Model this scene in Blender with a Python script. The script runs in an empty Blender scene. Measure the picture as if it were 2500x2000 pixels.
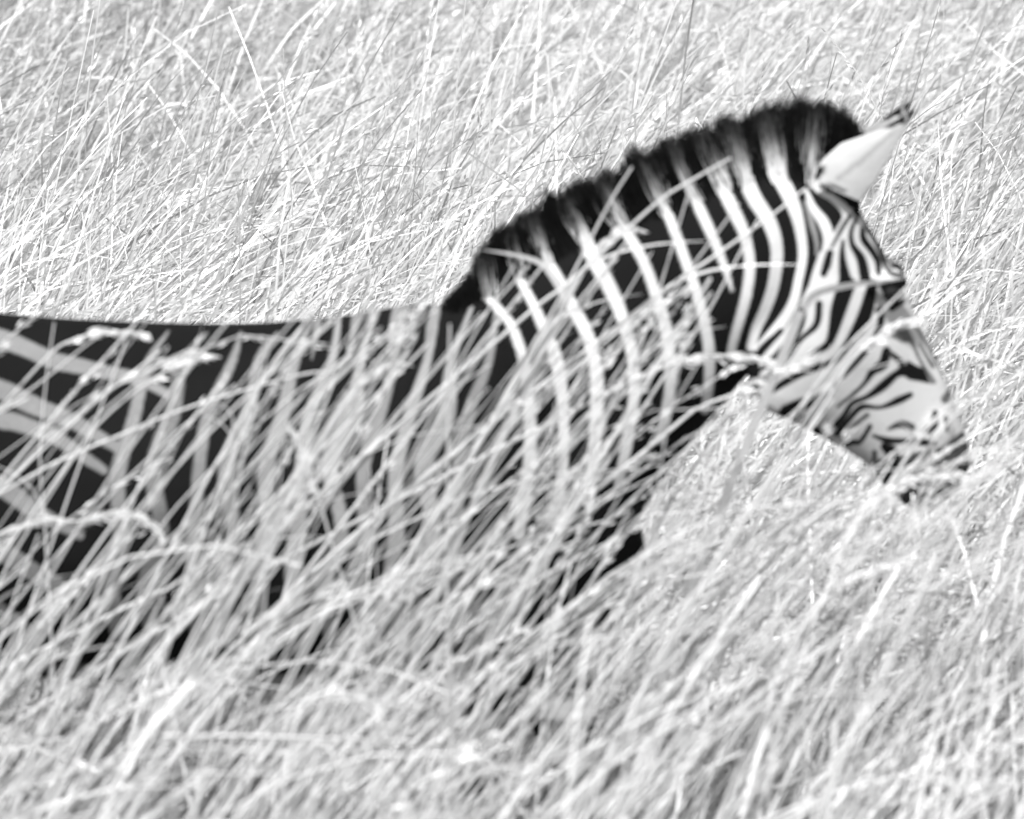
import bpy, bmesh, math
import numpy as np
from mathutils import Vector, Matrix

rng = np.random.default_rng(11)
scene = bpy.context.scene
COL = scene.collection

# ------------------------------------------------------------------ camera, sky, sun, exposure
CAM = np.array([0.0, -16.0, 3.21]); AIM = np.array([0.0, 0.0, 1.11])
FRAME_W = 1.80                                     # metres across the picture at the zebra
AXIS = AIM - CAM; DIST = float(np.linalg.norm(AXIS)); AXIS /= DIST
RIGHT = np.array([1.0, 0.0, 0.0]); UP = np.cross(RIGHT, AXIS)
cd = bpy.data.cameras.new('camera'); cam = bpy.data.objects.new('camera', cd); COL.objects.link(cam)
cam.location = CAM
cam.rotation_euler = Vector(AXIS).to_track_quat('-Z', 'Y').to_euler()
cd.sensor_width = 36.0; cd.lens = 36.0 * DIST / FRAME_W
cd.clip_start = 0.5; cd.clip_end = 3000
cd.dof.use_dof = True; cd.dof.focus_distance = DIST + 4.8; cd.dof.aperture_fstop = 7.2
scene.camera = cam

SUN_EL, SUN_AZ = math.radians(56), math.radians(-118)   # high, behind the camera and to its left
sun_dir = np.array([math.cos(SUN_EL) * math.cos(SUN_AZ), math.cos(SUN_EL) * math.sin(SUN_AZ), math.sin(SUN_EL)])
world = bpy.data.worlds.new('World'); scene.world = world; world.use_nodes = True
wn = world.node_tree.nodes; wl = world.node_tree.links
sky = wn.new('ShaderNodeTexSky'); sky.sky_type = 'NISHITA'; sky.sun_disc = False
sky.sun_elevation = SUN_EL; sky.sun_rotation = math.pi / 2 - SUN_AZ
bw = wn.new('ShaderNodeRGBToBW')                       # the photograph is black and white
wl.new(sky.outputs[0], bw.inputs[0]); wl.new(bw.outputs[0], wn['Background'].inputs['Color'])
wn['Background'].inputs['Strength'].default_value = 0.12
ld = bpy.data.lights.new('sun', 'SUN'); ld.energy = 3.7; ld.angle = math.radians(4.0); ld.color = (1, 1, 1)
sun = bpy.data.objects.new('sun', ld); COL.objects.link(sun)
sun.rotation_euler = Vector(sun_dir).to_track_quat('Z', 'Y').to_euler(); sun.location = (-4, -8, 12)
scene.view_settings.view_transform = 'Standard'; scene.view_settings.look = 'None'
scene.view_settings.exposure = 0.93; scene.view_settings.gamma = 1.0
scene.view_settings.use_curve_mapping = False
scene.render.engine = 'CYCLES'
scene.cycles.use_denoising = True
scene.cycles.max_bounces = 8; scene.cycles.diffuse_bounces = 4; scene.cycles.transmission_bounces = 5
scene.cycles.glossy_bounces = 2

# ------------------------------------------------------------------ helpers
PX = FRAME_W / 2500.0
def at(px, py, Y=0.0):
    """the point where the direction of a photo pixel meets the upright plane y = Y"""
    d = AXIS * DIST + RIGHT * ((px - 1250) * PX) + UP * ((1000 - py) * PX)
    return CAM + d * ((Y - CAM[1]) / d[1])
def xz(px, py):
    p = at(px, py); return (p[0], p[2])

def mesh_from(name, verts, faces_flat, per_face):
    """verts (n,3), faces_flat index array, per_face corners of every face"""
    me = bpy.data.meshes.new(name)
    nf = len(faces_flat) // per_face
    me.vertices.add(len(verts)); me.vertices.foreach_set('co', np.ascontiguousarray(verts, dtype=np.float32).ravel())
    me.loops.add(len(faces_flat)); me.loops.foreach_set('vertex_index', np.ascontiguousarray(faces_flat, dtype=np.int32))
    me.polygons.add(nf); me.polygons.foreach_set('loop_start', np.arange(nf, dtype=np.int32) * per_face)
    me.update(calc_edges=True)
    return me
def attr(me, name, values):
    a = me.attributes.new(name, 'FLOAT', 'POINT'); a.data.foreach_set('value', np.ascontiguousarray(values, dtype=np.float32))
def smooth(me):
    me.polygons.foreach_set('use_smooth', np.ones(len(me.polygons), dtype=bool))
def link(name, me, mat, parent=None):
    o = bpy.data.objects.new(name, me); COL.objects.link(o)
    if mat and me is not None: me.materials.append(mat)
    if parent is not None: o.parent = parent
    return o
def tag(o, label=None, cat=None, group=None, kind=None):
    for k, v in (('label', label), ('category', cat), ('group', group), ('kind', kind)):
        if v: o[k] = v
    return o

def new_mat(name):
    m = bpy.data.materials.new(name); m.use_nodes = True
    nt = m.node_tree; nt.nodes.clear()
    out = nt.nodes.new('ShaderNodeOutputMaterial')
    return m, nt, out
def ramp(nt, pts):
    r = nt.nodes.new('ShaderNodeValToRGB'); e = r.color_ramp.elements
    while len(e) < len(pts): e.new(0.5)
    for i, (p, v) in enumerate(pts): e[i].position = p; e[i].color = (v, v, v, 1)
    return r

def straw_material(name, lo, hi, trans):
    m, nt, out = new_mat(name); N = nt.nodes.new; L = nt.links.new
    a = N('ShaderNodeAttribute'); a.attribute_name = 'tone'
    geo = N('ShaderNodeNewGeometry')
    mp = N('ShaderNodeMapping'); mp.inputs['Scale'].default_value = (60, 60, 14)
    no = N('ShaderNodeTexNoise'); no.inputs['Scale'].default_value = 1.0; no.inputs['Detail'].default_value = 3
    L(geo.outputs['Position'], mp.inputs[0]); L(mp.outputs[0], no.inputs['Vector'])
    ad = N('ShaderNodeMath'); ad.operation = 'MULTIPLY_ADD'; ad.inputs[1].default_value = 0.45
    L(no.outputs['Fac'], ad.inputs[0]); L(a.outputs['Fac'], ad.inputs[2])
    su = N('ShaderNodeMath'); su.operation = 'SUBTRACT'; su.inputs[1].default_value = 0.22; L(ad.outputs[0], su.inputs[0])
    r = ramp(nt, [(0.0, lo), (0.55, (lo + hi) * .55), (1.0, hi)]); L(su.outputs[0], r.inputs[0])
    di = N('ShaderNodeBsdfDiffuse'); tr = N('ShaderNodeBsdfTranslucent'); gl = N('ShaderNodeBsdfGlossy')
    gl.inputs['Roughness'].default_value = 0.42
    L(r.outputs[0], di.inputs[0]); L(r.outputs[0], tr.inputs[0])
    gl.inputs['Color'].default_value = (.8, .8, .8, 1)
    m1 = N('ShaderNodeMixShader'); m1.inputs[0].default_value = trans
    L(di.outputs[0], m1.inputs[1]); L(tr.outputs[0], m1.inputs[2])
    m2 = N('ShaderNodeMixShader'); m2.inputs[0].default_value = 0.07
    L(m1.outputs[0], m2.inputs[1]); L(gl.outputs[0], m2.inputs[2]); L(m2.outputs[0], out.inputs[0])
    return m
M_GRASS = straw_material('dry_straw', 0.10, 0.76, 0.32)
M_SEED = straw_material('dry_seed_head', 0.5, 0.88, 0.4)

# ------------------------------------------------------------------ ground
m, nt, out = new_mat('dry_soil')
N = nt.nodes.new; L = nt.links.new
p = N('ShaderNodeBsdfPrincipled'); p.inputs['Roughness'].default_value = 0.95
geo = N('ShaderNodeNewGeometry')
n1 = N('ShaderNodeTexNoise'); n1.inputs['Scale'].default_value = 3.0; n1.inputs['Detail'].default_value = 8
L(geo.outputs['Position'], n1.inputs['Vector'])
r = ramp(nt, [(0.3, 0.06), (0.7, 0.16)]); L(n1.outputs['Fac'], r.inputs[0]); L(r.outputs[0], p.inputs['Base Color'])
b = N('ShaderNodeBump'); b.inputs['Distance'].default_value = 0.03; L(n1.outputs['Fac'], b.inputs['Height']); L(b.outputs[0], p.inputs['Normal'])
L(p.outputs[0], out.inputs[0]); M_SOIL = m
def wave(x, y, seed, f):
    g = np.random.default_rng(seed); v = np.zeros_like(x)
    for _ in range(7):
        a = g.uniform(0, 2 * np.pi); k = f * g.uniform(.5, 1.6); v += np.sin(k * (x * np.cos(a) + y * np.sin(a)) + g.uniform(0, 6.28))
    return v / 3.0
def edge_grid(lo, hi):
    inner = np.linspace(lo, hi, 61)
    outer = np.array([20, 45, 100, 250, 700, 1500.])
    return np.concatenate([lo - outer[::-1], inner, hi + outer])
gx, gy = np.meshgrid(edge_grid(-9, 9), edge_grid(-9, 24))
gz = 0.02 * wave(gx, gy, 5, 1.2) * np.exp(-((gx / 30) ** 2 + (gy / 40) ** 2)) - 0.02
nx, ny = gx.shape[1], gx.shape[0]
i, j = np.meshgrid(np.arange(nx - 1), np.arange(ny - 1)); k = (j * nx + i).ravel()
gme = mesh_from('ground', np.stack([gx.ravel(), gy.ravel(), gz.ravel()], 1), np.stack([k, k + 1, k + 1 + nx, k + nx], 1).ravel(), 4); smooth(gme)
tag(link('ground', gme, M_SOIL), kind='structure')

# ------------------------------------------------------------------ the zebra's coat, as strokes of black and white hair
def Z(ox, oy, f): return lambda pts: [(ox + x * f, oy + y * f) for x, y in pts]
zA = Z(1850, 400, .18553); zB = Z(1550, 600, .2319); zC = Z(2000, 750, .18553); zD = Z(2000, 1000, .18553)
z2 = Z(1750, 700, .3247); zE = Z(700, 680, .2319)
I = lambda pts: pts
OPS = []
def smooth_line(P, m=4):
    k = len(P); R = []
    for a in range(k - 1):
        p0 = P[a - 1] if a else 2 * P[0] - P[1]; p1, p2 = P[a], P[a + 1]; p3 = P[a + 2] if a + 2 < k else 2 * P[-1] - P[-2]
        for t_ in np.linspace(0, 1, m, endpoint=False):
            R.append(.5 * (2 * p1 + (p2 - p0) * t_ + (2 * p0 - 5 * p1 + 4 * p2 - p3) * t_ * t_ + (3 * p1 - p0 - 3 * p2 + p3) * t_ ** 3))
    return np.array(R + [P[-1]])
def ln(col, f, pts, w, sc=None):
    w = [q_ * .88 for q_ in w] if col == 1.0 and f is I else w
    sc = sc or {zA: .18553, zB: .2319, zC: .18553, zD: .18553, z2: .3247, zE: .2319}.get(f, 1.0)
    w = np.interp(np.linspace(0, 1, len(pts)), np.linspace(0, 1, len(w)), w) * sc * .5 if len(w) > 1 else np.full(len(pts), w[0] * sc * .5)
    q_ = smooth_line(np.column_stack([np.array(f(pts), float), w]))
    OPS.append(('l', col, q_[:, :2], np.maximum(q_[:, 2], 1.0)))
def poly(col, f, pts): OPS.append(('p', col, np.array(f(pts)), None))
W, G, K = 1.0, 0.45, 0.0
GB = 0.44                                            # light bands of the flank, greyer than the neck's white
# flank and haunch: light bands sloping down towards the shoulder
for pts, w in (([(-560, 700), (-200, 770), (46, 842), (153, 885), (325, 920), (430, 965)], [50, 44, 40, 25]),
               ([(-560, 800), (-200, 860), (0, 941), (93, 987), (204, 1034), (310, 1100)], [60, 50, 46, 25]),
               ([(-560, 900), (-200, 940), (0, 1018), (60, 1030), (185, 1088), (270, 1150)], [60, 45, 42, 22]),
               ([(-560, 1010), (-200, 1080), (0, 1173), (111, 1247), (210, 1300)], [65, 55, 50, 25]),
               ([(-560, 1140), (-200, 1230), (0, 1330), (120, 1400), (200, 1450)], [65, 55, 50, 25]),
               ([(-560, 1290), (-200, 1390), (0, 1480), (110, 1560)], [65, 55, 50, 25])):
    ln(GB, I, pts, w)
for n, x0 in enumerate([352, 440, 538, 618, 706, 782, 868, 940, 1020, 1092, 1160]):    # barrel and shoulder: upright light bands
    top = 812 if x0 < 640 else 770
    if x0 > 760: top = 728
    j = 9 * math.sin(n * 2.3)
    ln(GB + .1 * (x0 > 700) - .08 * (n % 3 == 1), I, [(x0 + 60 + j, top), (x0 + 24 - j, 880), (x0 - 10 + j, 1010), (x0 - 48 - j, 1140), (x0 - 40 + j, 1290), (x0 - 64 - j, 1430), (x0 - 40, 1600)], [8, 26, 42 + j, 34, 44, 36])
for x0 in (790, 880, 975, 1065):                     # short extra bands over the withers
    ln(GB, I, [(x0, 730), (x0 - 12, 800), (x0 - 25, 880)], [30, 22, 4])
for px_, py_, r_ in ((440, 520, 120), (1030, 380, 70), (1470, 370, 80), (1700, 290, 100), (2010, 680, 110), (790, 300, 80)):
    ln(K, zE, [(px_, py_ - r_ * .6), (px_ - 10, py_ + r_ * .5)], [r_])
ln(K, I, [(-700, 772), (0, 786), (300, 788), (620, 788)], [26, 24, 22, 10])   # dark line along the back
# neck
for pts, w in (([(1150, 690), (1176, 715), (1228, 772), (1258, 820), (1285, 900), (1296, 1000), (1290, 1150), (1270, 1300)], [18, 22, 30, 34, 36]),
               ([(1205, 590), (1250, 652), (1291, 727), (1320, 785), (1358, 880), (1375, 1000), (1370, 1130), (1350, 1280)], [20, 26, 34, 30, 30]),
               ([(1260, 520), (1290, 565), (1335, 640), (1386, 722), (1430, 820), (1452, 930), (1452, 1060), (1430, 1220)], [24, 30, 36, 36, 34]),
               ([(1362, 480), (1392, 545), (1436, 612), (1482, 700), (1525, 800), (1545, 900), (1538, 1030), (1510, 1180)], [34, 40, 36, 34, 30]),
               ([(1455, 440), (1480, 485), (1522, 560), (1572, 650), (1614, 755), (1634, 860), (1634, 960), (1612, 1070)], [26, 30, 32, 34, 26]),
               ([(1535, 380), (1562, 423), (1607, 482), (1644, 564), (1681, 664), (1714, 774), (1728, 850), (1728, 920), (1720, 1000)], [24, 30, 28, 30, 24]),
               ([(1625, 370), (1650, 412), (1688, 470), (1732, 571), (1760, 650), (1780, 708)], [20, 28, 30, 24, 8])):
    ln(W, I, pts, w)
ln(W, I, [(1715, 350), (1745, 420), (1782, 508), (1812, 573), (1824, 640), (1818, 700), (1800, 780), (1782, 855), (1776, 890)], [26, 36, 34, 30, 26, 18])
ln(W, I, [(1765, 310), (1789, 369), (1831, 476), (1875, 541), (1895, 606), (1885, 687), (1862, 755), (1842, 800), (1828, 850)], [24, 42, 42, 36, 34, 30, 24])
ln(W, I, [(1862, 320), (1876, 395), (1919, 476), (1948, 551), (1960, 622), (1948, 690), (1932, 745), (1890, 805), (1845, 855)], [26, 50, 30, 26, 26, 32, 22])
ln(W, I, [(1990, 330), (1972, 390), (1968, 434)], [30, 40, 26])
ln(G, zA, [(600, 540), (680, 780), (760, 1020), (770, 1190)], [70, 80, 60, 40])
ln(W, zA, [(600, 380), (690, 600), (830, 780), (900, 960), (890, 1100)], [50, 90, 130, 130, 100])
ln(W, zA, [(560, 60), (640, 180), (780, 360), (960, 480), (1100, 600), (1120, 720)], [60, 130, 130, 110, 130, 90])
# face: white ground, black strokes over it
poly(W, I, [(2062, 512), (2095, 505), (2210, 655), (2300, 830), (2350, 960), (2400, 1100), (2390, 1240), (2290, 1290), (2180, 1270),
            (2100, 1200), (1900, 1060), (1850, 980), (1850, 880), (1900, 820), (1940, 765), (1975, 700), (1998, 620), (2030, 570)])
ln(K, zB, [(2040, 80), (1985, 300)], [70, 60])
for pts, w in (([(1180, 700), (1080, 850), (955, 1100)], [50, 55, 30]),
               ([(940, 1190), (915, 1330), (865, 1470)], [50, 85, 60]),
               ([(1085, 1040), (1085, 1250), (1130, 1560)], [40, 80, 150]),
               ([(1290, 680), (1190, 900), (1200, 1090), (1310, 1270), (1370, 1540)], [40, 55, 70, 120, 140]),
               ([(1330, 880), (1345, 1020), (1440, 1140), (1530, 1290), (1535, 1470)], [60, 100, 100, 90, 45]),
               ([(1350, 640), (1430, 860), (1550, 1110), (1620, 1270), (1690, 1440), (1860, 1480)], [60, 95, 70, 80, 70, 50]),
               ([(1280, 590), (1450, 760), (1580, 980), (1720, 1160), (1890, 1430)], [110, 90, 150, 150, 60])):
    ln(K, zA, pts, w)
ln(K, zA, [(1270, 620), (1275, 640)], [130])
ln(G, zA, [(1640, 1330), (1720, 1430)], [60])
poly(K, I, [(2132, 700), (2150, 690), (2214, 676), (2205, 715), (2180, 744), (2158, 738)])
for c, pts, w in ((K, [(960, -10), (900, 180), (838, 405), (790, 470), (700, 520)], [120, 110, 60, 50, 30]),
                  (K, [(1140, -10), (1090, 220), (955, 435), (860, 560), (745, 610), (620, 660), (455, 755), (330, 830)], [70, 110, 60, 45, 50, 55, 50, 30]),
                  (K, [(765, 140), (738, 300), (625, 400), (530, 530), (420, 640), (300, 730)], [50, 50, 40, 50, 50, 30]),
                  (K, [(650, 160), (600, 330), (445, 525), (300, 640)], [50, 70, 60, 30]), (K, [(470, 330), (320, 480), (230, 640), (140, 790)], [40, 50, 60, 40]),
                  (K, [(1200, 190), (1215, 280), (1150, 420), (1080, 500), (960, 640), (800, 800), (640, 870), (500, 920)], [60, 55, 45, 45, 40, 50, 90, 60]),
                  (K, [(1300, 170), (1390, 110)], [50, 40]), (K, [(470, 945), (560, 965), (640, 1010)], [40, 110, 60]),
                  (K, [(720, 1080), (830, 1150)], [90, 60]), (K, [(130, 560), (20, 780)], [90])):
    ln(c, z2, pts, w)
poly(.3, zC, [(900, 420), (1000, 330), (1110, 310), (1190, 470), (1060, 500)])
for c, pts, w in ((.3, [(1250, 250), (1480, 620), (1650, 940)], [40, 55, 60]), (.3, [(1290, 480), (1470, 770)], [50, 65]),
                  (.3, [(1130, 330), (1280, 650), (1490, 990)], [60, 55, 60]), (K, [(860, 600), (820, 760), (690, 840), (590, 1000), (420, 1180), (230, 1320)], [110, 140, 110, 60, 50, 40]),
                  (.15, [(890, 620), (1060, 750), (1050, 860)], [70, 80, 90]),
                  (K, [(1150, 830), (1010, 870), (830, 1030), (620, 1195), (430, 1290), (320, 1440), (215, 1540)], [140, 90, 120, 70, 75, 80, 90]),
                  (K, [(1180, 1150), (1030, 1220), (790, 1320), (560, 1330), (390, 1490), (220, 1660)], [80, 105, 50, 80, 80, 90]),
                  (.2, [(630, 1430), (400, 1620), (280, 1720)], [60, 50, 40]), (.3, [(1720, 1100), (1650, 1220)], [70, 120]),
                  (.15, [(900, 1600), (1060, 1545), (1210, 1590)], [40, 100, 90]), (K, [(1520, 1400), (1500, 1540), (1430, 1620)], [70, 120, 120]),
                  (.2, [(1655, 1470), (1670, 1640)], [70, 40])):
    ln(c, zC, pts, w)
poly(K, zC, [(1130, 700), (1270, 760), (1340, 780), (1400, 900), (1450, 1010), (1300, 965), (1150, 940), (1080, 880)])
poly(.20, zD, [(1250, 560), (1600, 500), (1850, 300), (2150, 300), (2200, 1100), (1700, 1500), (1050, 1500), (720, 1100), (760, 640)])
for c, pts, w in ((K, [(700, 350), (900, 400), (1160, 410), (1350, 440), (1500, 450)], [40, 80, 60, 90, 60]), (K, [(850, 480), (960, 580), (890, 860)], [110, 170, 80]),
                  (.2, [(720, 560), (720, 800), (750, 980)], [70, 80, 100]), (K, [(1000, 700), (900, 870)], [60]),
                  (K, [(660, 230), (530, 440), (430, 450), (300, 510)], [60, 60, 70, 60])):
    ln(c, zD, pts, w)
# ear: white back with a black tip, dark rim
EAR_OPS = [('l', 0.12, np.array([(2214, 318), (2186, 372), (2154, 426), (2102, 494)]), np.array([9, 9, 9, 9.])),
           ('p', 0.0, np.array([(2138, 322), (2200, 270), (2250, 255), (2226, 300), (2212, 312), (2190, 306), (2168, 318)]), None),
           ('l', 0.7, np.array([(2204, 320), (2206, 295), (2200, 276)]), np.array([4, 4, 3.])),
           ('l', 0.2, np.array([(2006, 455), (2032, 462), (2060, 470)]), np.array([5, 5, 4.])),
           ('l', 0.72, np.array([(2040, 440), (2110, 385), (2180, 320)]), np.array([7, 9, 4.])),  # faint grey streak: shading of the ear's fold put into the coat colour
           ('l', 0.05, np.array([(1986, 432), (2002, 420)]), np.array([12, 8.]))]

def paint(P, ops, base=0.0, soft=2.6):
    """P (n,2) in photo units on the flattened side of the animal -> light share of the hair"""
    c = np.full(len(P), base)
    for kind, col, pts, w in ops:
        pad = 40 if kind == 'l' else 8
        lo, hi = pts.min(0) - pad, pts.max(0) + pad
        ids = np.nonzero(((P > lo) & (P < hi)).all(1))[0]
        if not len(ids): continue
        Q = P[ids]
        if kind == 'l':
            sd = np.full(len(Q), 1e9)
            for a in range(len(pts) - 1):
                A, B = pts[a], pts[a + 1]; d = B - A; l2 = max(d @ d, 1e-6)
                t = np.clip(((Q - A) @ d) / l2, 0, 1)
                sd = np.minimum(sd, np.hypot(*(Q - A - t[:, None] * d).T) - (w[a] + t * (w[a + 1] - w[a])))
        else:
            inside = np.zeros(len(Q), bool); dist = np.full(len(Q), 1e9); n = len(pts)
            for a in range(n):
                A, B = pts[a], pts[(a + 1) % n]; d = B - A
                t = np.clip(((Q - A) @ d) / max(d @ d, 1e-6), 0, 1); dist = np.minimum(dist, np.hypot(*(Q - A - t[:, None] * d).T))
                if A[1] != B[1]:
                    cr = ((A[1] > Q[:, 1]) != (B[1] > Q[:, 1])) & (Q[:, 0] < (B[0] - A[0]) * (Q[:, 1] - A[1]) / (B[1] - A[1]) + A[0]); inside ^= cr
            sd = np.where(inside, -dist, dist)
        f = np.clip(.5 - sd / (2 * soft), 0, 1); f = f * f * (3 - 2 * f)
        c[ids] = c[ids] * (1 - f) + col * f
    return c
def side_map(co):
    """lay a point of the animal flat on its side: the same for both flanks"""
    u = 1250 + co[:, 0] / PX
    v = 1000 + (1.11 - (co[:, 2] - 0.131 * np.abs(co[:, 1]))) / (PX * 1.0085)
    return np.stack([u, v], 1)

# ------------------------------------------------------------------ zebra body
parts_v, parts_f = [], []
def loft(secs, n=28, off=0.0):
    """secs: (top xz, bottom xz, half width, taper, [y centre]); closed tube of rings"""
    V = []; t = np.linspace(0, 2 * np.pi, n, endpoint=False)
    for s in secs:
        (ax, az), (bx, bz), hw, tap = s[:4]; yc = s[4] if len(s) > 4 else 0.0
        c = np.cos(t); sn = np.sin(t)
        cx, cz = (ax + bx) / 2, (az + bz) / 2
        V.append(np.stack([cx + c * (ax - bx) / 2, yc + sn * hw * (1 - tap * c), cz + c * (az - bz) / 2], 1))
    k = len(V); base = sum(len(v) for v in parts_v)
    V = np.concatenate(V + [V[0].mean(0)[None], V[-1].mean(0)[None]])
    F = []
    for a in range(k - 1):
        for b in range(n):
            F.append((a * n + b, a * n + (b + 1) % n, (a + 1) * n + (b + 1) % n, (a + 1) * n + b))
    for b in range(n):
        F.append((k * n, (b + 1) % n, b)); F.append((k * n + 1, (k - 1) * n + b, (k - 1) * n + (b + 1) % n))
    parts_v.append(V); parts_f.extend([tuple(x + base for x in f) for f in F])
def resample(secs, m):
    """smooth the sections along the limb"""
    A = np.array([[s[0][0], s[0][1], s[1][0], s[1][1], s[2], s[3], s[4] if len(s) > 4 else 0] for s in secs]); k = len(A)
    R = []
    for a in range(k - 1):
        p0, p1, p2, p3 = A[max(a - 1, 0)], A[a], A[a + 1], A[min(a + 2, k - 1)]
        for t in np.linspace(0, 1, m, endpoint=False):
            R.append(.5 * (2 * p1 + (p2 - p0) * t + (2 * p0 - 5 * p1 + 4 * p2 - p3) * t * t + (3 * p1 - p0 - 3 * p2 + p3) * t ** 3))
    R.append(A[-1])
    return [((r[0], r[1]), (r[2], r[3]), max(r[4], .004), r[5], r[6]) for r in R]
torso = [((-1.44, 1.10), (-1.44, .96), .05, 0), ((-1.40, 1.19), (-1.40, .82), .15, 0), ((-1.28, 1.265), (-1.27, .72), .23, .05),
         ((-1.08, 1.295), (-1.06, .67), .265, .1), ((-.8, 1.272), (-.8, .635), .285, .12), ((-.5, 1.262), (-.5, .615), .30, .15),
         ((-.3, 1.275), (-.27, .63), .285, .2), ((-.16, 1.297), (-.1, .655), .25, .25), ((-.02, 1.275), (.06, .68), .215, .25),
         ((.10, 1.20), (.17, .74), .165, .1), ((.18, 1.10), (.24, .84), .09, 0)]
loft(resample(torso, 4))
nk = [((1000, 760), (1330, 1520), .22, .25), ((1105, 742), (1480, 1400), .175, .3), ((1230, 664), (1590, 1215), .13, .3), ((1450, 548), (1690, 1075), .105, .3),
      ((1700, 440), (1775, 975), .09, .3), ((1880, 385), (1835, 900), .08, .2), ((2000, 395), (1880, 860), .07, .1)]
loft(resample([(xz(*a), xz(*b), w, t) for a, b, w, t in nk], 5))
hd = [((1985, 385), (1840, 800), .06, 0), ((2062, 450), (1832, 880), .082, 0), ((2118, 545), (1848, 950), .092, .05), ((2168, 630), (1890, 1000), .094, .1),
      ((2214, 720), (1950, 1038), .084, .1), ((2264, 825), (2025, 1078), .068, .05), ((2305, 915), (2090, 1116), .058, 0), ((2338, 1000), (2132, 1150), .053, 0),
      ((2362, 1075), (2160, 1192), .056, -.05), ((2370, 1130), (2205, 1226), .052, -.05), ((2350, 1180), (2260, 1240), .04, 0), ((2325, 1208), (2300, 1226), .018, 0)]
loft(resample([(xz(*a), xz(*b), w, t) for a, b, w, t in hd], 5))
def blob(c, r, n=14):
    secs = []
    for a in np.linspace(-.98, .98, 9):
        q = math.sqrt(1 - a * a); secs.append(((c[0] + a * r[0], c[2] + q * r[2]), (c[0] + a * r[0], c[2] - q * r[2]), q * r[1], 0, c[1]))
    loft(secs, n)
for s in (-1, 1):
    e = at(2168, 690); blob((e[0], s * .083, e[2] + .008), (.034, .022, .030))     # brow
    e = at(1935, 880); blob((e[0], s * .062, e[2]), (.085, .03, .10))             # cheek
    e = at(2285, 1050); blob((e[0], s * .046, e[2]), (.03, .014, .035))           # nostril wing
    e = at(1160, 1130); blob((e[0], s * .17, e[2]), (.15, .075, .26))             # shoulder
e = at(2255, 1225); blob((e[0], 0, e[2] + .012), (.045, .036, .028))               # chin
def limb(pts, y):                                      # pts: x, z, half depth fore-aft, half width
    secs = []
    for x, z, d, w in pts: secs.append(((x + d, z), (x - d, z), w, 0, y))
    loft(resample(secs, 3), 18)
fore = lambda dx: [(.02, .86, .13, .09), (.03 + dx * .1, .72, .095, .07), (.03 + dx * .35, .58, .06, .052), (.03 + dx * .6, .46, .048, .042), (.04 + dx * .7, .40, .047, .043),
                   (.035 + dx * .75, .34, .034, .032), (.03 + dx * .9, .2, .028, .026), (.04 + dx * .95, .125, .038, .034), (.06 + dx, .075, .034, .032), (.075 + dx, .045, .05, .043), (.085 + dx, .0, .06, .05)]
limb(fore(.16), -.13); limb(fore(-.2), .13)
hind = lambda dx: [(-1.16, .92, .2, .10), (-1.13 + dx * .1, .76, .17, .105), (-1.12 + dx * .3, .64, .11, .08), (-1.18 + dx * .5, .53, .07, .055), (-1.26 + dx * .7, .43, .058, .044),
                   (-1.265 + dx * .8, .37, .046, .04), (-1.25 + dx * .85, .27, .033, .03), (-1.24 + dx * .95, .15, .034, .032), (-1.22 + dx, .09, .035, .032), (-1.20 + dx, .045, .05, .042), (-1.19 + dx, 0, .06, .048)]
limb(hind(.22), .13); limb(hind(-.12), -.13)
tail = [(-1.41, 1.12, .03, .03), (-1.47, 1.02, .026, .026), (-1.49, .88, .02, .02), (-1.49, .72, .014, .014)]
limb(tail, 0)
V = np.concatenate(parts_v)
raw = bpy.data.meshes.new('raw'); raw.from_pydata(V.tolist(), [], parts_f); raw.update()
tmp = bpy.data.objects.new('raw', raw); COL.objects.link(tmp)
md = tmp.modifiers.new('r', 'REMESH'); md.mode = 'VOXEL'; md.voxel_size = 0.0085; md.use_smooth_shade = True
sm = tmp.modifiers.new('s', 'SMOOTH'); sm.factor = .5; sm.iterations = 7
body_me = bpy.data.meshes.new_from_object(tmp.evaluated_get(bpy.context.evaluated_depsgraph_get()))
bpy.data.objects.remove(tmp); bpy.data.meshes.remove(raw)
bm = bmesh.new(); bm.from_mesh(body_me)
for lim in (-.95, .42):                                # finer skin towards the head, for the fine face stripes
    ed = [e for e in bm.edges if all(v.co.x > lim and v.co.z > .72 and v.co.y < .2 for v in e.verts)]
    bmesh.ops.subdivide_edges(bm, edges=ed, cuts=1, use_grid_fill=True)
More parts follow.
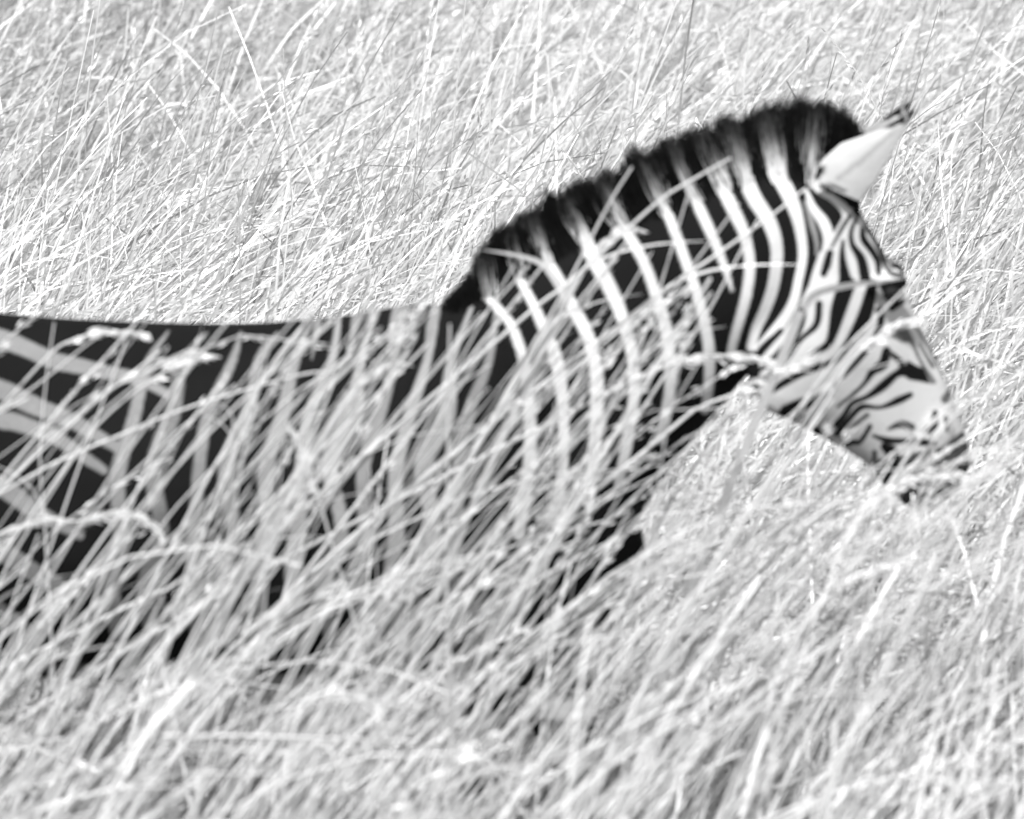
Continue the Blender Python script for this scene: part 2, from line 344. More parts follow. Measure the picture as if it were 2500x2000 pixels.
# ears: curved leaf-shaped cups, grown onto the same mesh
ear_start = len(bm.verts)
le = np.array([(1983, 445), (2004, 395), (2050, 354), (2100, 336), (2146, 322), (2195, 288), (2228, 270)], float)
re_ = np.array([(2098, 496), (2122, 468), (2150, 422), (2178, 374), (2203, 326), (2217, 298), (2231, 272)], float)
bm.verts.ensure_lookup_table()
tt = np.linspace(0, 6, 33); uu = np.linspace(-1, 1, 17)
for s in (-1, 1):
    shells = []
    for side in (0, 1):
        grid = []
        for t in tt:
            a = np.array([np.interp(t, range(7), le[:, 0]), np.interp(t, range(7), le[:, 1])])
            b_ = np.array([np.interp(t, range(7), re_[:, 0]), np.interp(t, range(7), re_[:, 1])])
            wid = np.hypot(*(b_ - a)) * PX; row = []
            for u in uu:
                q = a + (b_ - a) * (u + 1) / 2
                x, z = xz(*q)
                y = .062 + .012 * t / 6 + (.08 * wid * (1 - u * u)) - (.004 if side else 0) * (1 if abs(u) < .99 else .3)
                row.append(bm.verts.new((x, s * y, z - .131 * y * (s < 0) * 0 + .131 * .07)))
            grid.append(row)
        for a in range(32):
            for c in range(16):
                q = [grid[a][c], grid[a][c + 1], grid[a + 1][c + 1], grid[a + 1][c]]
                bm.faces.new(q if (side == 0) == (s < 0) else q[::-1]).smooth = True
        shells.append(grid)
    g0, g1 = shells
    for a in range(32):
        for c in (0, 16): bm.faces.new([g0[a][c], g0[a + 1][c], g1[a + 1][c], g1[a][c]])
    for c in range(16): bm.faces.new([g0[32][c], g0[32][c + 1], g1[32][c + 1], g1[32][c]])
for f in bm.faces: f.smooth = True
bm.to_mesh(body_me); bm.free()
co = np.empty(len(body_me.vertices) * 3, np.float32); body_me.vertices.foreach_get('co', co); co = co.reshape(-1, 3).astype(float)
coat = np.zeros(len(co))
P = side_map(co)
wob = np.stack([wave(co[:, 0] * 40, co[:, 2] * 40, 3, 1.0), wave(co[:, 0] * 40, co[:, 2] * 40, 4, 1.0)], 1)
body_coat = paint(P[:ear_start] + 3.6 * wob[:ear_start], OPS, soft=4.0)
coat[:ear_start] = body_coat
ce = co[ear_start:]; Pe = np.stack([1250 + ce[:, 0] / PX, 1000 + (1.11 - (ce[:, 2] - .131 * .07)) / (PX * 1.0085)], 1)
coat[ear_start:] = paint(Pe, EAR_OPS, base=1.0)
leg = np.clip((.70 - co[:, 2]) / .06, 0, 1); leg[ear_start:] = 0
hoop = .5 + .5 * np.tanh(3.5 * np.sin(co[:, 2] * 74 + 2.0 * co[:, 0] * 3))
hoop = np.where(co[:, 2] < .055, 0.05, hoop * np.clip((co[:, 2] - .09) * 20, .0, 1))
coat = coat * (1 - leg) + hoop * .85 * leg
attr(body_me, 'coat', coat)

def coat_material(name, rough, fibre, white=.52):
    m, nt, out = new_mat(name); N = nt.nodes.new; L = nt.links.new
    a = N('ShaderNodeAttribute'); a.attribute_name = 'coat'
    geo = N('ShaderNodeNewGeometry')
    no = N('ShaderNodeTexNoise'); no.inputs['Scale'].default_value = 190; no.inputs['Detail'].default_value = 3
    L(geo.outputs['Position'], no.inputs['Vector'])
    n2 = N('ShaderNodeTexNoise'); n2.inputs['Scale'].default_value = 9; n2.inputs['Detail'].default_value = 5
    L(geo.outputs['Position'], n2.inputs['Vector'])
    ad = N('ShaderNodeMath'); ad.operation = 'MULTIPLY_ADD'; ad.inputs[1].default_value = .22
    L(no.outputs['Fac'], ad.inputs[0]); L(a.outputs['Fac'], ad.inputs[2])
    su = N('ShaderNodeMath'); su.operation = 'SUBTRACT'; su.inputs[1].default_value = .11; L(ad.outputs[0], su.inputs[0])
    r = ramp(nt, [(0.12, .008), (0.5, .22), (0.92, white)]); L(su.outputs[0], r.inputs[0])
    mu = N('ShaderNodeMixRGB'); mu.blend_type = 'MULTIPLY'; mu.inputs[0].default_value = .55
    r2 = ramp(nt, [(.3, .6), (.65, 1)]); L(n2.outputs['Fac'], r2.inputs[0]); L(r.outputs[0], mu.inputs[1]); L(r2.outputs[0], mu.inputs[2])
    p = N('ShaderNodeBsdfPrincipled'); p.inputs['Roughness'].default_value = rough; p.inputs['Specular IOR Level'].default_value = .035
    L(mu.outputs[0], p.inputs['Base Color'])
    b = N('ShaderNodeBump'); b.inputs['Distance'].default_value = .002; b.inputs['Strength'].default_value = fibre
    L(no.outputs['Fac'], b.inputs['Height']); L(b.outputs[0], p.inputs['Normal']); L(p.outputs[0], out.inputs[0])
    return m
M_COAT = coat_material('zebra_coat', .75, .6); M_MANE = coat_material('mane_hair', .6, .2, .72)
zebra = bpy.data.objects.new('zebra', None); COL.objects.link(zebra); zebra.empty_display_size = .2
zebra.location = (0, 0, 0)
tag(zebra, 'black and white striped zebra walking through tall dry grass with its head lowered', 'zebra')
body_me.materials.clear()
body = link('body', body_me, M_COAT, zebra)

# mane: upright hair standing along the crest
CREST = root = np.array([(1100, 752), (1150, 722), (1200, 688), (1300, 625), (1450, 556), (1580, 498), (1700, 450), (1800, 418), (1900, 396), (1980, 400), (2040, 425), (2075, 455)], float)
tipl = np.array([(1092, 738), (1146, 690), (1196, 588), (1276, 524), (1400, 462), (1530, 392), (1650, 340), (1765, 298), (1880, 270), (2022, 250), (2072, 312), (2092, 345)], float)
NS = 15000
t = rng.uniform(0, 11, NS)
lerp = lambda A, q: np.stack([np.interp(q, range(12), A[:, 0]), np.interp(q, range(12), A[:, 1])], 1)
r2 = lerp(root, t); e2 = lerp(tipl, t + rng.normal(0, .05, NS))
clump = 1 + .10 * wave(t * 9, t * 0, 21, 1.4) + .10 * wave(t * 40, t * 0, 22, 1.0)
e2 = r2 + (e2 - r2) * (clump * rng.uniform(.66, 1.07, NS))[:, None] + rng.normal(0, 5, (NS, 2))
edge = np.clip((e2 - r2), -400, 400)
stripe = paint(r2 + np.array([6, 30.]) + rng.normal(0, 2.0, (NS, 2)), [o for o in OPS if o[1] > .9])
dep = rng.beta(1.2, 1.8, NS) * .045; sgn_ = rng.choice([-1, 1], NS)
r2 = r2 + np.stack([dep * .35, dep], 1) / PX
yr = sgn_ * (.062 * np.sqrt(np.maximum(1 - (1 - dep / .2) ** 2, 0)) + .003) + rng.normal(0, .002, NS); yt = yr * .55 + rng.normal(0, .012, NS)
def P3(q, y): return np.stack([(q[:, 0] - 1250) * PX, y, 1.11 - (q[:, 1] - 1000) * PX * 1.0085], 1)
A3 = P3(r2, yr); B3 = P3(e2, yt)
segs = np.linspace(0, 1, 5); mid = A3[:, None] + (B3 - A3)[:, None] * segs[None, :, None]
mid[:, :, 0] += (.008 * np.sin(segs * 2.5) * rng.normal(0, 1, NS)[:, None])
wd = rng.uniform(.0012, .0022, NS)[:, None] * (1 - .75 * segs)[None]
ang = rng.uniform(0, 6.28, NS)
ring = []
D = B3 - A3; D /= np.linalg.norm(D, axis=1)[:, None]
s1 = np.cross(D, np.array([0, 1., 0])); s1 /= np.linalg.norm(s1, axis=1)[:, None]; s2 = np.cross(D, s1)
for q in range(3):
    a = ang + q * 2.094
    ring.append(mid + (np.cos(a)[:, None] * s1 + np.sin(a)[:, None] * s2)[:, None] * wd[:, :, None])
VV = np.stack(ring, 2)                                  # strand, seg, corner, xyz
def tube_faces(n, s, c):
    b0 = (np.arange(n) * s * c)[:, None, None]; a = np.arange(s - 1)[None, :, None] * c; q = np.arange(c)[None, None, :]; q1 = (q + 1) % c
    return np.stack([b0 + a + q, b0 + a + q1, b0 + a + c + q1, b0 + a + c + q], -1).ravel()
mme = mesh_from('mane', VV.reshape(-1, 3), tube_faces(NS, 5, 3), 4); smooth(mme)
fade = np.clip(1.35 - 1.5 * segs, 0, 1.2)
cc = stripe[:, None] * fade[None] * rng.uniform(.8, 1.3, NS)[:, None] + rng.uniform(.02, .12, NS)[:, None]
attr(mme, 'coat', np.repeat(cc[:, :, None], 3, 2).ravel())
tag(link('mane', mme, M_MANE, zebra), 'upright mane, striped at the roots with black tips', kind='stuff')

# tail tuft
n = 500
a = rng.uniform(0, 6.28, n); rr = rng.uniform(0, .016, n)
A3 = np.stack([-1.49 + rr * np.cos(a), rr * np.sin(a), rng.uniform(.70, .86, n)], 1)
B3 = np.stack([-1.50 + 3 * rr * np.cos(a), 3 * rr * np.sin(a), rng.uniform(.36, .5, n)], 1)
mid = A3[:, None] + (B3 - A3)[:, None] * segs[None, :, None]
ring = [mid + np.array([math.cos(q * 2.094), math.sin(q * 2.094), 0]) * .0018 * (1 - .7 * segs)[None, :, None] for q in range(3)]
tme = mesh_from('tail_tuft', np.stack(ring, 2).reshape(-1, 3), tube_faces(n, 5, 3), 4); attr(tme, 'coat', np.full(n * 15, .03))
tag(link('tail_tuft', tme, M_MANE, zebra), kind='stuff')
# eyes
m, nt, out = new_mat('dark_eye'); p = nt.nodes.new('ShaderNodeBsdfPrincipled'); p.inputs['Base Color'].default_value = (.006, .006, .006, 1); p.inputs['Roughness'].default_value = .12
nt.links.new(p.outputs[0], out.inputs[0])
bm = bmesh.new(); bmesh.ops.create_uvsphere(bm, u_segments=20, v_segments=12, radius=.019)
for f in bm.faces: f.smooth = True
eme = bpy.data.meshes.new('eye'); bm.to_mesh(eme); bm.free(); eme.materials.append(m)
e = at(2172, 712)
for s in (-1, 1):
    o = link('eye', eme, None, zebra); o.location = (e[0], s * .086, e[2] + .131 * .086)

# ------------------------------------------------------------------ grass
def blade_paths(base, Ln, th0, k, pw, az, S, wob=.012):
    s = np.linspace(0, 1, S + 1)
    sm_ = (s[1:] + s[:-1]) / 2
    th = th0[:, None] + k[:, None] * sm_[None] ** pw[:, None]
    step = (Ln / S)[:, None]
    h = np.concatenate([np.zeros((len(Ln), 1)), np.cumsum(np.sin(th) * step, 1)], 1)
    z = np.concatenate([np.zeros((len(Ln), 1)), np.cumsum(np.cos(th) * step, 1)], 1)
    ph = rng.uniform(0, 6.28, len(Ln))[:, None]; am = rng.normal(0, wob, len(Ln))[:, None]
    side = am * (np.sin(ph + s[None] * 5) - np.sin(ph))
    ca, sa = np.cos(az)[:, None], np.sin(az)[:, None]
    return base[:, None] + np.stack([h * ca - side * sa, h * sa + side * ca, z], -1), s
def ribbons(path, w):
    """w (n, S+1) full widths; flat leaf strips with a random but mostly sideways turn"""
    T = np.gradient(path, axis=1); T /= np.linalg.norm(T, axis=2)[..., None] + 1e-9
    v = np.array([.1, -1, .25]) + rng.normal(0, .6, (len(path), 3))
    sd = np.cross(T, v[:, None]); sd /= np.linalg.norm(sd, axis=2)[..., None] + 1e-9
    return np.stack([path - sd * w[..., None] / 2, path + sd * w[..., None] / 2], 2)
def ribbon_faces(n, s):
    b0 = (np.arange(n) * s * 2)[:, None]; a = np.arange(s - 1)[None] * 2
    return np.stack([b0 + a, b0 + a + 1, b0 + a + 3, b0 + a + 2], -1).ravel()
def tubes(path, w, c=3):
    T = np.gradient(path, axis=1); T /= np.linalg.norm(T, axis=2)[..., None] + 1e-9
    v = rng.normal(0, 1, (len(path), 3)); s1 = np.cross(T, v[:, None]); s1 /= np.linalg.norm(s1, axis=2)[..., None] + 1e-9
    s2 = np.cross(T, s1)
    return np.stack([path + (math.cos(q * 2 * math.pi / c) * s1 + math.sin(q * 2 * math.pi / c) * s2) * w[..., None] / 2 for q in range(c)], 2)
def spikelets(path, start, per, size, spread):
    """lozenge seeds along the end of every stem: two crossed quads each -> (verts, n_quads)"""
    n, S1 = path.shape[:2]; out = []
    for q in range(per):
        f = np.clip(start + (1 - start) * rng.uniform(0, 1, n) ** .9, 0, .999) * (S1 - 1)
        i0 = f.astype(int); fr = (f - i0)[:, None]
        i1 = np.minimum(i0 + 1, S1 - 1); r_ = np.arange(n)
        p = path[r_, i0] * (1 - fr) + path[r_, i1] * fr
        T = path[r_, i1] - path[r_, np.maximum(i0 - 1, 0)]; T /= np.linalg.norm(T, axis=1)[:, None] + 1e-9
        d = T + rng.normal(0, spread, (n, 3)) + np.array([0, 0, -.25]); d /= np.linalg.norm(d, axis=1)[:, None]
        sd = np.cross(d, rng.normal(0, 1, (n, 3))); sd /= np.linalg.norm(sd, axis=1)[:, None] + 1e-9
        ln_ = size * rng.uniform(.6, 1.3, n)[:, None]; off = sd * rng.normal(0, .004, n)[:, None]
        a = p + off
        out.append(np.stack([a, a + d * ln_ * .45 + sd * ln_ * .11, a + d * ln_, a + d * ln_ * .45 - sd * ln_ * .11], 1))
    return np.concatenate(out)

class Mass:
    def __init__(s): s.v = []; s.f = []; s.t = []; s.n = 0
    def add(s, V, F, tone):
        V = V.reshape(-1, 3); s.v.append(V); s.f.append(F + s.n); s.t.append(tone.ravel()); s.n += len(V)
    def strips(s, path, w, tone): 
        R = ribbons(path, w); s.add(R, ribbon_faces(len(path), path.shape[1]), np.repeat(tone, R.shape[1] * 2))
    def stems(s, path, w, tone):
        R = tubes(path, w); s.add(R, tube_faces(len(path), path.shape[1], 3), np.repeat(tone, R.shape[1] * 3))
    def seeds(s, q, tone): s.add(q, np.arange(len(q) * 4), np.repeat(tone, 4))
    def mesh(s, name):
        me = mesh_from(name, np.concatenate(s.v), np.concatenate(s.f), 4); attr(me, 'tone', np.maximum(np.concatenate(s.t), .40)); return me
mass = Mass()
def field(n, y0, y1, margin, gap=.75):
    """root positions over the wedge of ground that the picture and a step to either side can see"""
    y = rng.uniform(y0, y1, n * 2); hw = .9 * (16 + y) / 16 + margin; hm = hw.max()
    keep = rng.uniform(0, 1, n * 2) < hw / hm
    y, hw = y[keep][:n], hw[keep][:n]; x = rng.uniform(-1, 1, len(y)) * hw
    if gap is not False:
        d = wave(x, y, 31, 5.0) + .9 * wave(x, y, 32, 16.0)
        k2 = rng.uniform(-1.6, 1.6, len(x)) < d + gap; x, y = x[k2], y[k2]
    inside = (np.abs(y) < .34) & (x < .75) & (x > -1.6)
    x, y = x[~inside], y[~inside]
    return x, y
def lean(x, y):
    return .10 + .55 * wave(x, y, 41, 1.3) + .25 * wave(x, y, 42, 4.0)
def grow(x, y, hmul, mix=(.42, .40, .18), wmul=1.0, segs_=7, head=.30):
    n = len(x); base = np.stack([x, y, np.full(n, -.03)], 1)
    az = lean(x, y) * 1.25 + rng.normal(0, .55, n) + (rng.uniform(0, 1, n) < .10) * rng.uniform(-3.1, 3.1, n) * (rng.uniform(0, 1, n) < .5)
    kind = rng.choice(3, n, p=mix)
    hv = hmul * (1 + .10 * wave(x, y, 43, 2.2)) 
    tuft = .13 * wave(x, y, 44, 3.0) + .10 * wave(x, y, 45, 11.0)
    tuft = tuft - .20 * np.clip((y - 4) / 3, 0, 1) * np.clip((-.35 - x) / .8, 0, 1)     # a greener patch
    # stems
    i_ = kind == 0; c = i_.sum()
    L_ = np.clip(rng.normal(1.16, .15, c), .7, 1.6) * hv[i_]
    th0 = np.radians(np.clip(rng.normal(20, 12, c), -8, 50)); k = np.radians(np.clip(rng.normal(54, 30, c), 0, 120)); pw = rng.uniform(1.2, 3.2, c)
    path, s = blade_paths(base[i_], L_, th0, k, pw, az[i_], segs_)
    w = rng.uniform(.0030, .0062, c)[:, None] * wmul * (1 - .5 * s)[None]
    mass.strips(path, w, rng.normal(.68, .12, c) + tuft[i_])
    sel = rng.uniform(0, 1, c) < head
    q = spikelets(path[sel], .86, 16, .022 * wmul ** .5, .16); mass.seeds(q, rng.normal(.80, .1, len(q)))
    # long arching leaves
    i_ = kind == 1; c = i_.sum()
    L_ = np.clip(rng.normal(1.02, .2, c), .45, 1.5) * hv[i_]
    th0 = np.radians(np.clip(rng.normal(18, 14, c), -20, 55)); k = np.radians(np.clip(rng.normal(78, 32, c), 5, 165)); pw = rng.uniform(.8, 2.4, c)
    path, s = blade_paths(base[i_], L_, th0, k, pw, az[i_] + rng.normal(0, .35, c), segs_, .02)
    w = rng.uniform(.0045, .0105, c)[:, None] * wmul * (np.minimum(1, .5 + 2.2 * s) * (1 - s ** 2.2))[None] + .0006
    mass.strips(path, w, rng.normal(.62, .15, c) + tuft[i_])
    # broken, dead litter lying through the stand
    i_ = kind == 2; c = i_.sum()
    b2 = base[i_].copy(); b2[:, 2] = rng.uniform(.05, .80, c) * hv[i_]
    L_ = rng.uniform(.2, .6, c)
    path, s = blade_paths(b2, L_, np.radians(rng.normal(68, 24, c)), np.radians(rng.normal(15, 25, c)), rng.uniform(.8, 2, c), rng.normal(.1, 1.1, c), 4, .02)
    w = rng.uniform(.003, .007, c)[:, None] * wmul * (1 - .6 * s)[None]
    mass.strips(path, w, rng.normal(.52, .17, c) + tuft[i_])
# behind the zebra
x, y = field(37000, .36, 6.0, 1.9, .35); grow(x, y, np.full(len(x), .95), mix=(.34, .40, .26), wmul=1.2, segs_=10)
x, y = field(26000, 6.0, 12.5, 2.3, .35); grow(x, y, np.full(len(x), .97), mix=(.34, .40, .26), wmul=1.4, segs_=9)
x, y = field(14000, 12.5, 22.0, 3.4); grow(x, y, np.full(len(x), 1.0), wmul=1.9, segs_=6)
# around and before it: the tops rise towards the shoulder and fall away before the chest
def front_height(x, y):
    return np.interp(x, [-1.6, -.9, -.45, -.1, .12, .32, .55, 1.0, 2.0], [.86, .88, .96, 1.04, 1.0, .86, .80, .84, .88])
x, y = field(1400, -1.3, .36, 1.2, .15); grow(x, y, front_height(x, y), mix=(.66, .29, .05), wmul=1.5, segs_=12, head=.12)
x, y = field(2000, -4.2, -1.3, 1.2, -.4); grow(x, y, front_height(x, y) * .92, mix=(.66, .29, .05), wmul=1.9, segs_=12, head=.12)
x, y = field(900, -4.2, .36, 1.2, .3); grow(x, y, np.full(len(x), .5), mix=(.2, .6, .2), wmul=1.3)
x, y = field(4000, -7.5, -4.2, 1.2, False); grow(x, y, np.full(len(x), .62))
# the tallest stems before the flank and neck, standing clear of the rest
def tall(px, py, yr_, lo, hi, kk, head=.45, wr=(.0042, .0088)):
    """stems given by where their tips stand; each is grown down from its tip to its root"""
    n = len(px); Y = rng.uniform(*yr_, n)
    tip = np.array([at(a_, b_, c_) for a_, b_, c_ in zip(px, py, Y)])
    path, s = blade_paths(np.zeros((n, 3)), np.ones(n), np.radians(rng.uniform(lo, hi, n)), np.radians(np.where(rng.uniform(0, 1, n) < .22, rng.normal(66, 16, n), np.abs(rng.normal(kk, 14, n)))), rng.uniform(1.8, 4.5, n), rng.normal(0, .28, n), 12)
    path = path * ((tip[:, 2] + .03) / np.maximum(path[:, -1, 2], .4))[:, None, None]
    path = path + (tip - path[:, -1])[:, None]
    ok = np.linalg.norm(np.diff(path, axis=1), axis=2).sum(1) < 1.85; path, n = path[ok], int(ok.sum())
    mass.stems(path, rng.uniform(*wr, n)[:, None] * (1 - .5 * s)[None], rng.normal(.92, .12, n))
    sel = rng.uniform(0, 1, n) < head
    q = spikelets(path[sel], .86, 30, .018, .22); mass.seeds(q, rng.normal(.88, .1, len(q)))
U = rng.uniform
n = 36; tall(np.where(U(0, 1, n) < .75, U(260, 1060, n), U(-150, 260, n)), 720 + rng.exponential(170, n), (-1.4, -.4), 14, 40, 14)
n = 52; px = U(900, 1760, n)
tall(px, np.interp(px, [900, 1150, 1350, 1600, 1760], [720, 690, 600, 560, 640]) + rng.exponential(210, n), (-1.2, -.4), 24, 42, 10)
n = 32; tall(U(1400, 1820, n), 1090 + rng.exponential(130, n), (-1.0, -.38), 20, 40, 12)
n = 20; px = U(1280, 1840, n); tall(px, np.interp(px, [1280, 1560, 1840], [600, 430, 400]) + rng.exponential(160, n), (-.8, -.4), 26, 42, 8, .3)
n = 34; px = U(1260, 1740, n); tall(px, np.interp(px, [1260, 1560, 1740], [650, 540, 560]) + U(0, 260, n), (-.9, -.4), 28, 44, 8, .5, (.005, .0095))
n = 12; tall(U(0, 1700, n), 760 + rng.exponential(220, n), (-1.4, -.4), -4, 14, 10)
n = 22; tall(U(1800, 2160, n), 830 + rng.exponential(160, n), (-.9, -.36), 18, 40, 14)
n = 18; tall(U(1950, 2420, n), 1090 + rng.exponential(130, n), (-1.0, -.36), 18, 44, 14)
n = 11; tall(U(2240, 2520, n), U(960, 1150, n), (-.8, -.36), 30, 50, 14)
n = 24; tall(U(2420, 2900, n), 1000 + rng.exponential(220, n), (-1.6, -.36), 20, 46, 18)
n = 110; tall(U(-200, 2700, n), U(1200, 1950, n), (-2.6, -1.0), 12, 44, 16, .5, (.006, .0115))

# ------------------------------------------------------------------ single stalks that stand out before the zebra
z3 = Z(1050, 200, .371); z5 = Z(0, 700, .4638); z7 = Z(0, 1300, .4638); z8 = Z(1300, 1200, .5566); z1 = Z(1750, 200, .3247)
def spline(P, m=7):
    P = np.array(P, float); R = []; k = len(P)
    for a in range(k - 1):
        p0 = P[a - 1] if a else 2 * P[0] - P[1]; p1, p2 = P[a], P[a + 1]; p3 = P[a + 2] if a + 2 < k else 2 * P[-1] - P[-2]
        for t_ in np.linspace(0, 1, m, endpoint=False):
            R.append(.5 * (2 * p1 + (p2 - p0) * t_ + (2 * p0 - 5 * p1 + 4 * p2 - p3) * t_ * t_ + (3 * p1 - p0 - 3 * p2 + p3) * t_ ** 3))
    return np.array(R + [P[-1]])
def stalk(label, f, pts, Y, w=.0055, head=0.0, flat=False, lean_y=0.0, ground=True, foot=None):
    """pts run from the lowest traced point to the tip; the stem is carried on down to its root in the soil"""
    P = [at(px, py, Y + lean_y * k_ / max(len(pts) - 1, 1)) for k_, (px, py) in enumerate(f(pts))]
    if ground:
        d = P[0] - P[1]; d /= np.linalg.norm(d); d[2] = min(d[2], -.35)
        if foot is not None: d = np.array([foot, 0, -1.0])
        z0 = P[0][2]; nrm = -d[2]; low = []
        for q in (.33, .66, 1.0):
            h = (z0 + .03) * q; low.append(P[0] + np.array([d[0] / nrm * h * (1 - .35 * q), d[1] / nrm * h, -h]))
        P = low[::-1] + P
    path = spline(P); w = w * 1.35
    root_ = bpy.data.objects.new('grass_stalk', None); COL.objects.link(root_); root_.location = (float(path[0][0]), float(path[0][1]), 0); root_.empty_display_size = .03
    off = np.array(root_.location); path = path - off
    n_ = len(path); q = np.linspace(0, 1, n_)
    pa = path[None]
    if flat:
        V_ = ribbons(pa, (w * np.minimum(1, .45 + 2 * q) * (1 - q ** 4) + .0008)[None]); F_ = ribbon_faces(1, n_); c_ = 2
    else:
        V_ = tubes(pa, (w * (1 - .55 * q))[None], 5); F_ = tube_faces(1, n_, 5); c_ = 5
    me = mesh_from('stem', V_.reshape(-1, 3), F_, 4); smooth(me); attr(me, 'tone', np.full(n_ * c_, rng.uniform(.75, .95)))
    link('leaf' if flat else 'stem', me, M_GRASS, root_)
    if head:
        ln_tot = np.linalg.norm(np.diff(path, axis=0), axis=1).sum()
        cs = np.concatenate([[0], np.cumsum(np.linalg.norm(np.diff(path, axis=0), axis=1))]); uu_ = np.linspace(0, cs[-1], 120)
        pe_ = np.stack([np.interp(uu_, cs, path[:, c9]) for c9 in range(3)], 1)[None]
        qv = spikelets(pe_, max(1 - head / ln_tot, .3), int(40 + 380 * head), .022, .20)
        me = mesh_from('seed_head', qv.reshape(-1, 3), np.arange(len(qv) * 4), 4); attr(me, 'tone', np.repeat(rng.normal(.85, .1, len(qv)), 4))
        tag(link('seed_head', me, M_SEED, root_), kind='stuff')
    elif not flat:
        # a dry leaf blade folding off the stem
        i0 = int(n_ * .55); b_ = path[i0]; dr = path[i0 + 1] - path[i0]; dr /= np.linalg.norm(dr)
        u_ = np.linspace(0, 1, 8)[:, None]; sgn = rng.choice([-1, 1])
        lp = b_ + dr * u_ * .16 + np.array([.10 * sgn, -.03, -.05]) * u_ ** 2
        V_ = ribbons(lp[None], (.005 * (1 - u_[:, 0] ** 2) + .0006)[None]); me = mesh_from('leaf', V_.reshape(-1, 3), ribbon_faces(1, 8), 4)
        attr(me, 'tone', np.full(16, .7)); link('leaf', me, M_GRASS, root_)
    tag(root_, label, 'grass stalk', 'single grass stalks before the zebra')
D1 = 'long grass stalk arching from the haunch across the flank to the shoulder, thin bent tip'
stalk(D1, z5, [(0, 1090), (400, 880), (640, 780), (900, 670), (1200, 570), (1600, 460), (1760, 450)], -.62, .0055)
stalk('pale arched stalk drooping low over the belly below the flank stripes', z5, [(-60, 1340), (0, 1310), (230, 1230), (400, 1235), (640, 1190), (770, 1240), (860, 1320)], -.7, .006, .28)
stalk('stalk with a feathery seed head lying against the dark back line', z5, [(-80, 720), (0, 640), (270, 350), (380, 285), (500, 245), (620, 240), (760, 250)], -.5, .0048, .14)
stalk('straight slanting stalk crossing the haunch stripes below the back', z5, [(-40, 690), (0, 660), (270, 460), (400, 350), (560, 230)], -.55, .0042)
stalk('thin upright stalk standing plumb before the haunch stripes', z5, [(250, 1500), (232, 1200), (210, 900), (240, 520), (285, 190)], -.6, .0042)
stalk('straight stalk rising steeply from the belly to the haunch', z5, [(0, 1550), (170, 1250), (400, 880)], -.75, .0046)
stalk('straight stalk leaning over the barrel with its tip above the back', z5, [(1000, 1500), (1230, 900), (1350, 560), (1450, 380), (1640, 150)], -.6, .005)
stalk('bright stalk leaning along the ribs towards the withers', z5, [(1030, 1130), (1200, 830), (1350, 560), (1620, 170), (1660, 110)], -.7, .0058)
stalk('stalk with curled seed head over the middle of the barrel', z5, [(380, 900), (520, 720), (700, 560), (820, 480), (960, 395), (1120, 360)], -.62, .0048, .12)
stalk('long slanting stalk crossing the shoulder from belly to neck base', z5, [(640, 1700), (900, 1580), (1300, 1250), (1800, 750), (2156, 400), (2250, 300)], -.66, .006)
stalk('slanting stalk beside the dark shoulder stripe, tip towards the neck', z5, [(1250, 1600), (1500, 1250), (1780, 880), (1960, 620), (2120, 380)], -.72, .0052)
stalk('bright bent leaf folded over just below the withers', z5, [(1700, 800), (1850, 560), (1990, 440), (2080, 400), (2180, 420)], -.6, .010, flat=True)
stalk('stalk with nodding seed head on the shoulder under the neck base', z5, [(1540, 760), (1640, 1000), (1700, 1190)][::-1], -.8, .005, .12)
stalk('slanting stalk crossing the lower neck up to the crest', z3, [(640, 1800), (700, 1700), (900, 1340), (1170, 820), (1330, 560)], -.42, .0058)
stalk('long blade slanting across the middle of the neck to the mane', z3, [(500, 1650), (880, 1350), (1100, 1150), (1500, 790), (1700, 660), (1980, 500)], -.46, .0062)
stalk('bleached leaf bending down from the crest across the mane base', z3, [(900, 1420), (880, 1390), (800, 1270), (720, 1190), (560, 1140), (340, 1105)], -.4, .009, flat=True, foot=-.5)
stalk('stalk with broad pale seed head in the middle of the neck', z3, [(700, 1750), (900, 1450), (1050, 1180), (1170, 1040), (1260, 970), (1370, 985)], -.44, .0055, .12)
stalk('narrow straight blade running across the neck to the ear base', z1, [(-700, 1800), (0, 1300), (420, 1000), (670, 800)], -.36, .0062)
stalk('upright stalk crossing the neck stripes below the mane', z3, [(1180, 2150), (1400, 1700), (1560, 1200), (1700, 730)], -.4, .0048)
stalk('slanting stalk crossing the dark neck stripes towards the cheek', z3, [(1500, 2000), (1700, 1720), (1850, 1480), (2090, 1030), (2160, 900)], -.38, .0052)
stalk('stalk bent level across the throat with a bushy seed head', zB, [(-300, 1560), (0, 1420), (350, 1260), (640, 1190), (920, 1160), (1180, 1170), (1420, 1220)], -.44, .0058, .17)
stalk('pale stalk with seed head lying across the cheek', zB, [(300, 2000), (700, 1700), (1050, 1560), (1400, 1360), (1700, 1280), (1850, 1170)], -.42, .006, .14)
stalk('level bleached leaf crossing just above the eye', z1, [(560, 1900), (640, 1720), (760, 1590), (1000, 1530), (1180, 1510), (1425, 1478)], -.32, .012, flat=True)
stalk('straight stalk slanting under the eye to the forehead', z2, [(780, 700), (1000, 430), (1280, 150), (1430, 0)], -.3, .0062)
stalk('pale bent stalk crossing the bridge of the nose with seed head', z2, [(560, 1300), (830, 860), (1010, 560), (1200, 390), (1330, 290), (1480, 260)], -.34, .007, .11)
stalk('steep stalk rising over the cheek beside the jaw', z2, [(640, 1060), (860, 740), (1030, 480), (1180, 330)], -.36, .0068)
stalk('long thick stalk slanting across the muzzle to the open grass', z2, [(1180, 1640), (1380, 1480), (1560, 1340), (1900, 1130), (2060, 1000), (2250, 830)], -.36, .0075)
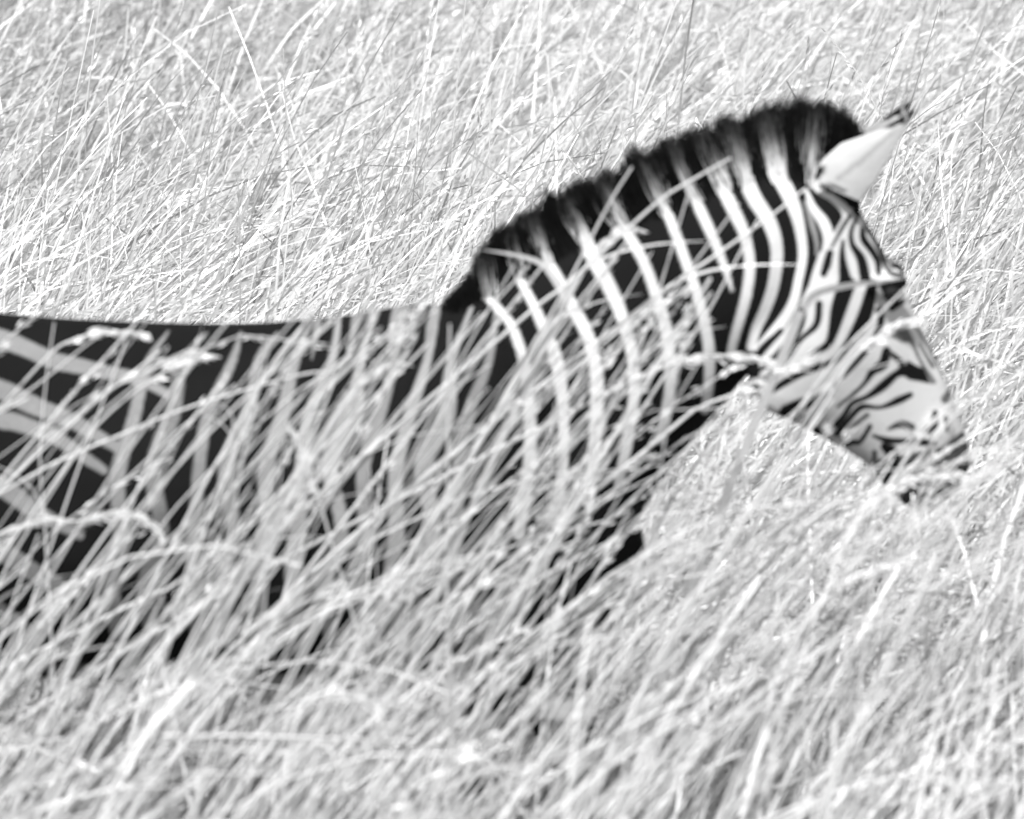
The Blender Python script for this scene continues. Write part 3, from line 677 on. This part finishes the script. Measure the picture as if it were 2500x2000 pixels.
stalk('blade crossing the nose tip towards the open grass', z2, [(1260, 1520), (1500, 1320), (1800, 960), (2156, 720), (2300, 640)], -.4, .006)
stalk('arched stalk bending level under the chin', z2, [(700, 1760), (900, 1640), (1290, 1510), (1500, 1440), (1700, 1420), (1880, 1440)], -.42, .006, .12)
stalk('steep stalk rising across the nostril', z2, [(1230, 1600), (1400, 1330), (1560, 1100), (1680, 960), (1760, 880)], -.38, .006)
stalk('thick pale stalk leaning below the chest, the broadest in the stand', z8, [(200, 1437), (430, 980), (560, 720), (700, 480), (850, 240), (1020, 0), (1080, -120)], -1.2, .010)
stalk('thick stalk leaning below the chin, bent over at its top', z8, [(930, 1437), (1050, 900), (1110, 740), (1180, 600), (1290, 470), (1420, 370), (1650, 300)], -1.3, .009, .14)
stalk('long stalk slanting low in the near grass below the muzzle', z8, [(1100, 1437), (1500, 1240), (1850, 1020), (2250, 770)], -1.7, .008)
stalk('thin slanting stalk in the near grass below the open field', z8, [(900, 1500), (1300, 1330), (1700, 1220), (2200, 1070)], -1.8, .006)
stalk('bleached broken stalk lying level across the near grass', z7, [(860, 1075), (1200, 1072), (1500, 1080), (1850, 1090), (2200, 1102)], -1.6, .0075, ground=False)
stalk('long straight stalk slanting through the near grass under the belly', z7, [(-40, 940), (0, 890), (300, 580), (700, 200), (900, 30), (1000, -60)], -1.3, .008)
stalk('steep straight stalk in the near grass under the haunch', z7, [(290, 1320), (500, 930), (640, 720), (760, 540), (860, 330)], -1.4, .007)
stalk('near stalk with a hooked seed head under the shoulder', z7, [(1480, 1450), (1560, 1000), (1640, 880), (1760, 840), (1900, 870), (2030, 1000)], -1.5, .007, .12)
stalk('slanting stalk under the belly behind the hooked seed head', z7, [(1250, 1500), (1560, 1200), (1680, 1090), (1850, 700), (1960, 420)], -1.4, .007)
grass = link('grass', mass.mesh('grass'), M_GRASS)
tag(grass, 'tall pale dry savanna grass leaning in the wind all around the zebra', 'grass', kind='stuff')
print('grass tris', len(grass.data.polygons) * 2, 'body verts', len(body_me.vertices))
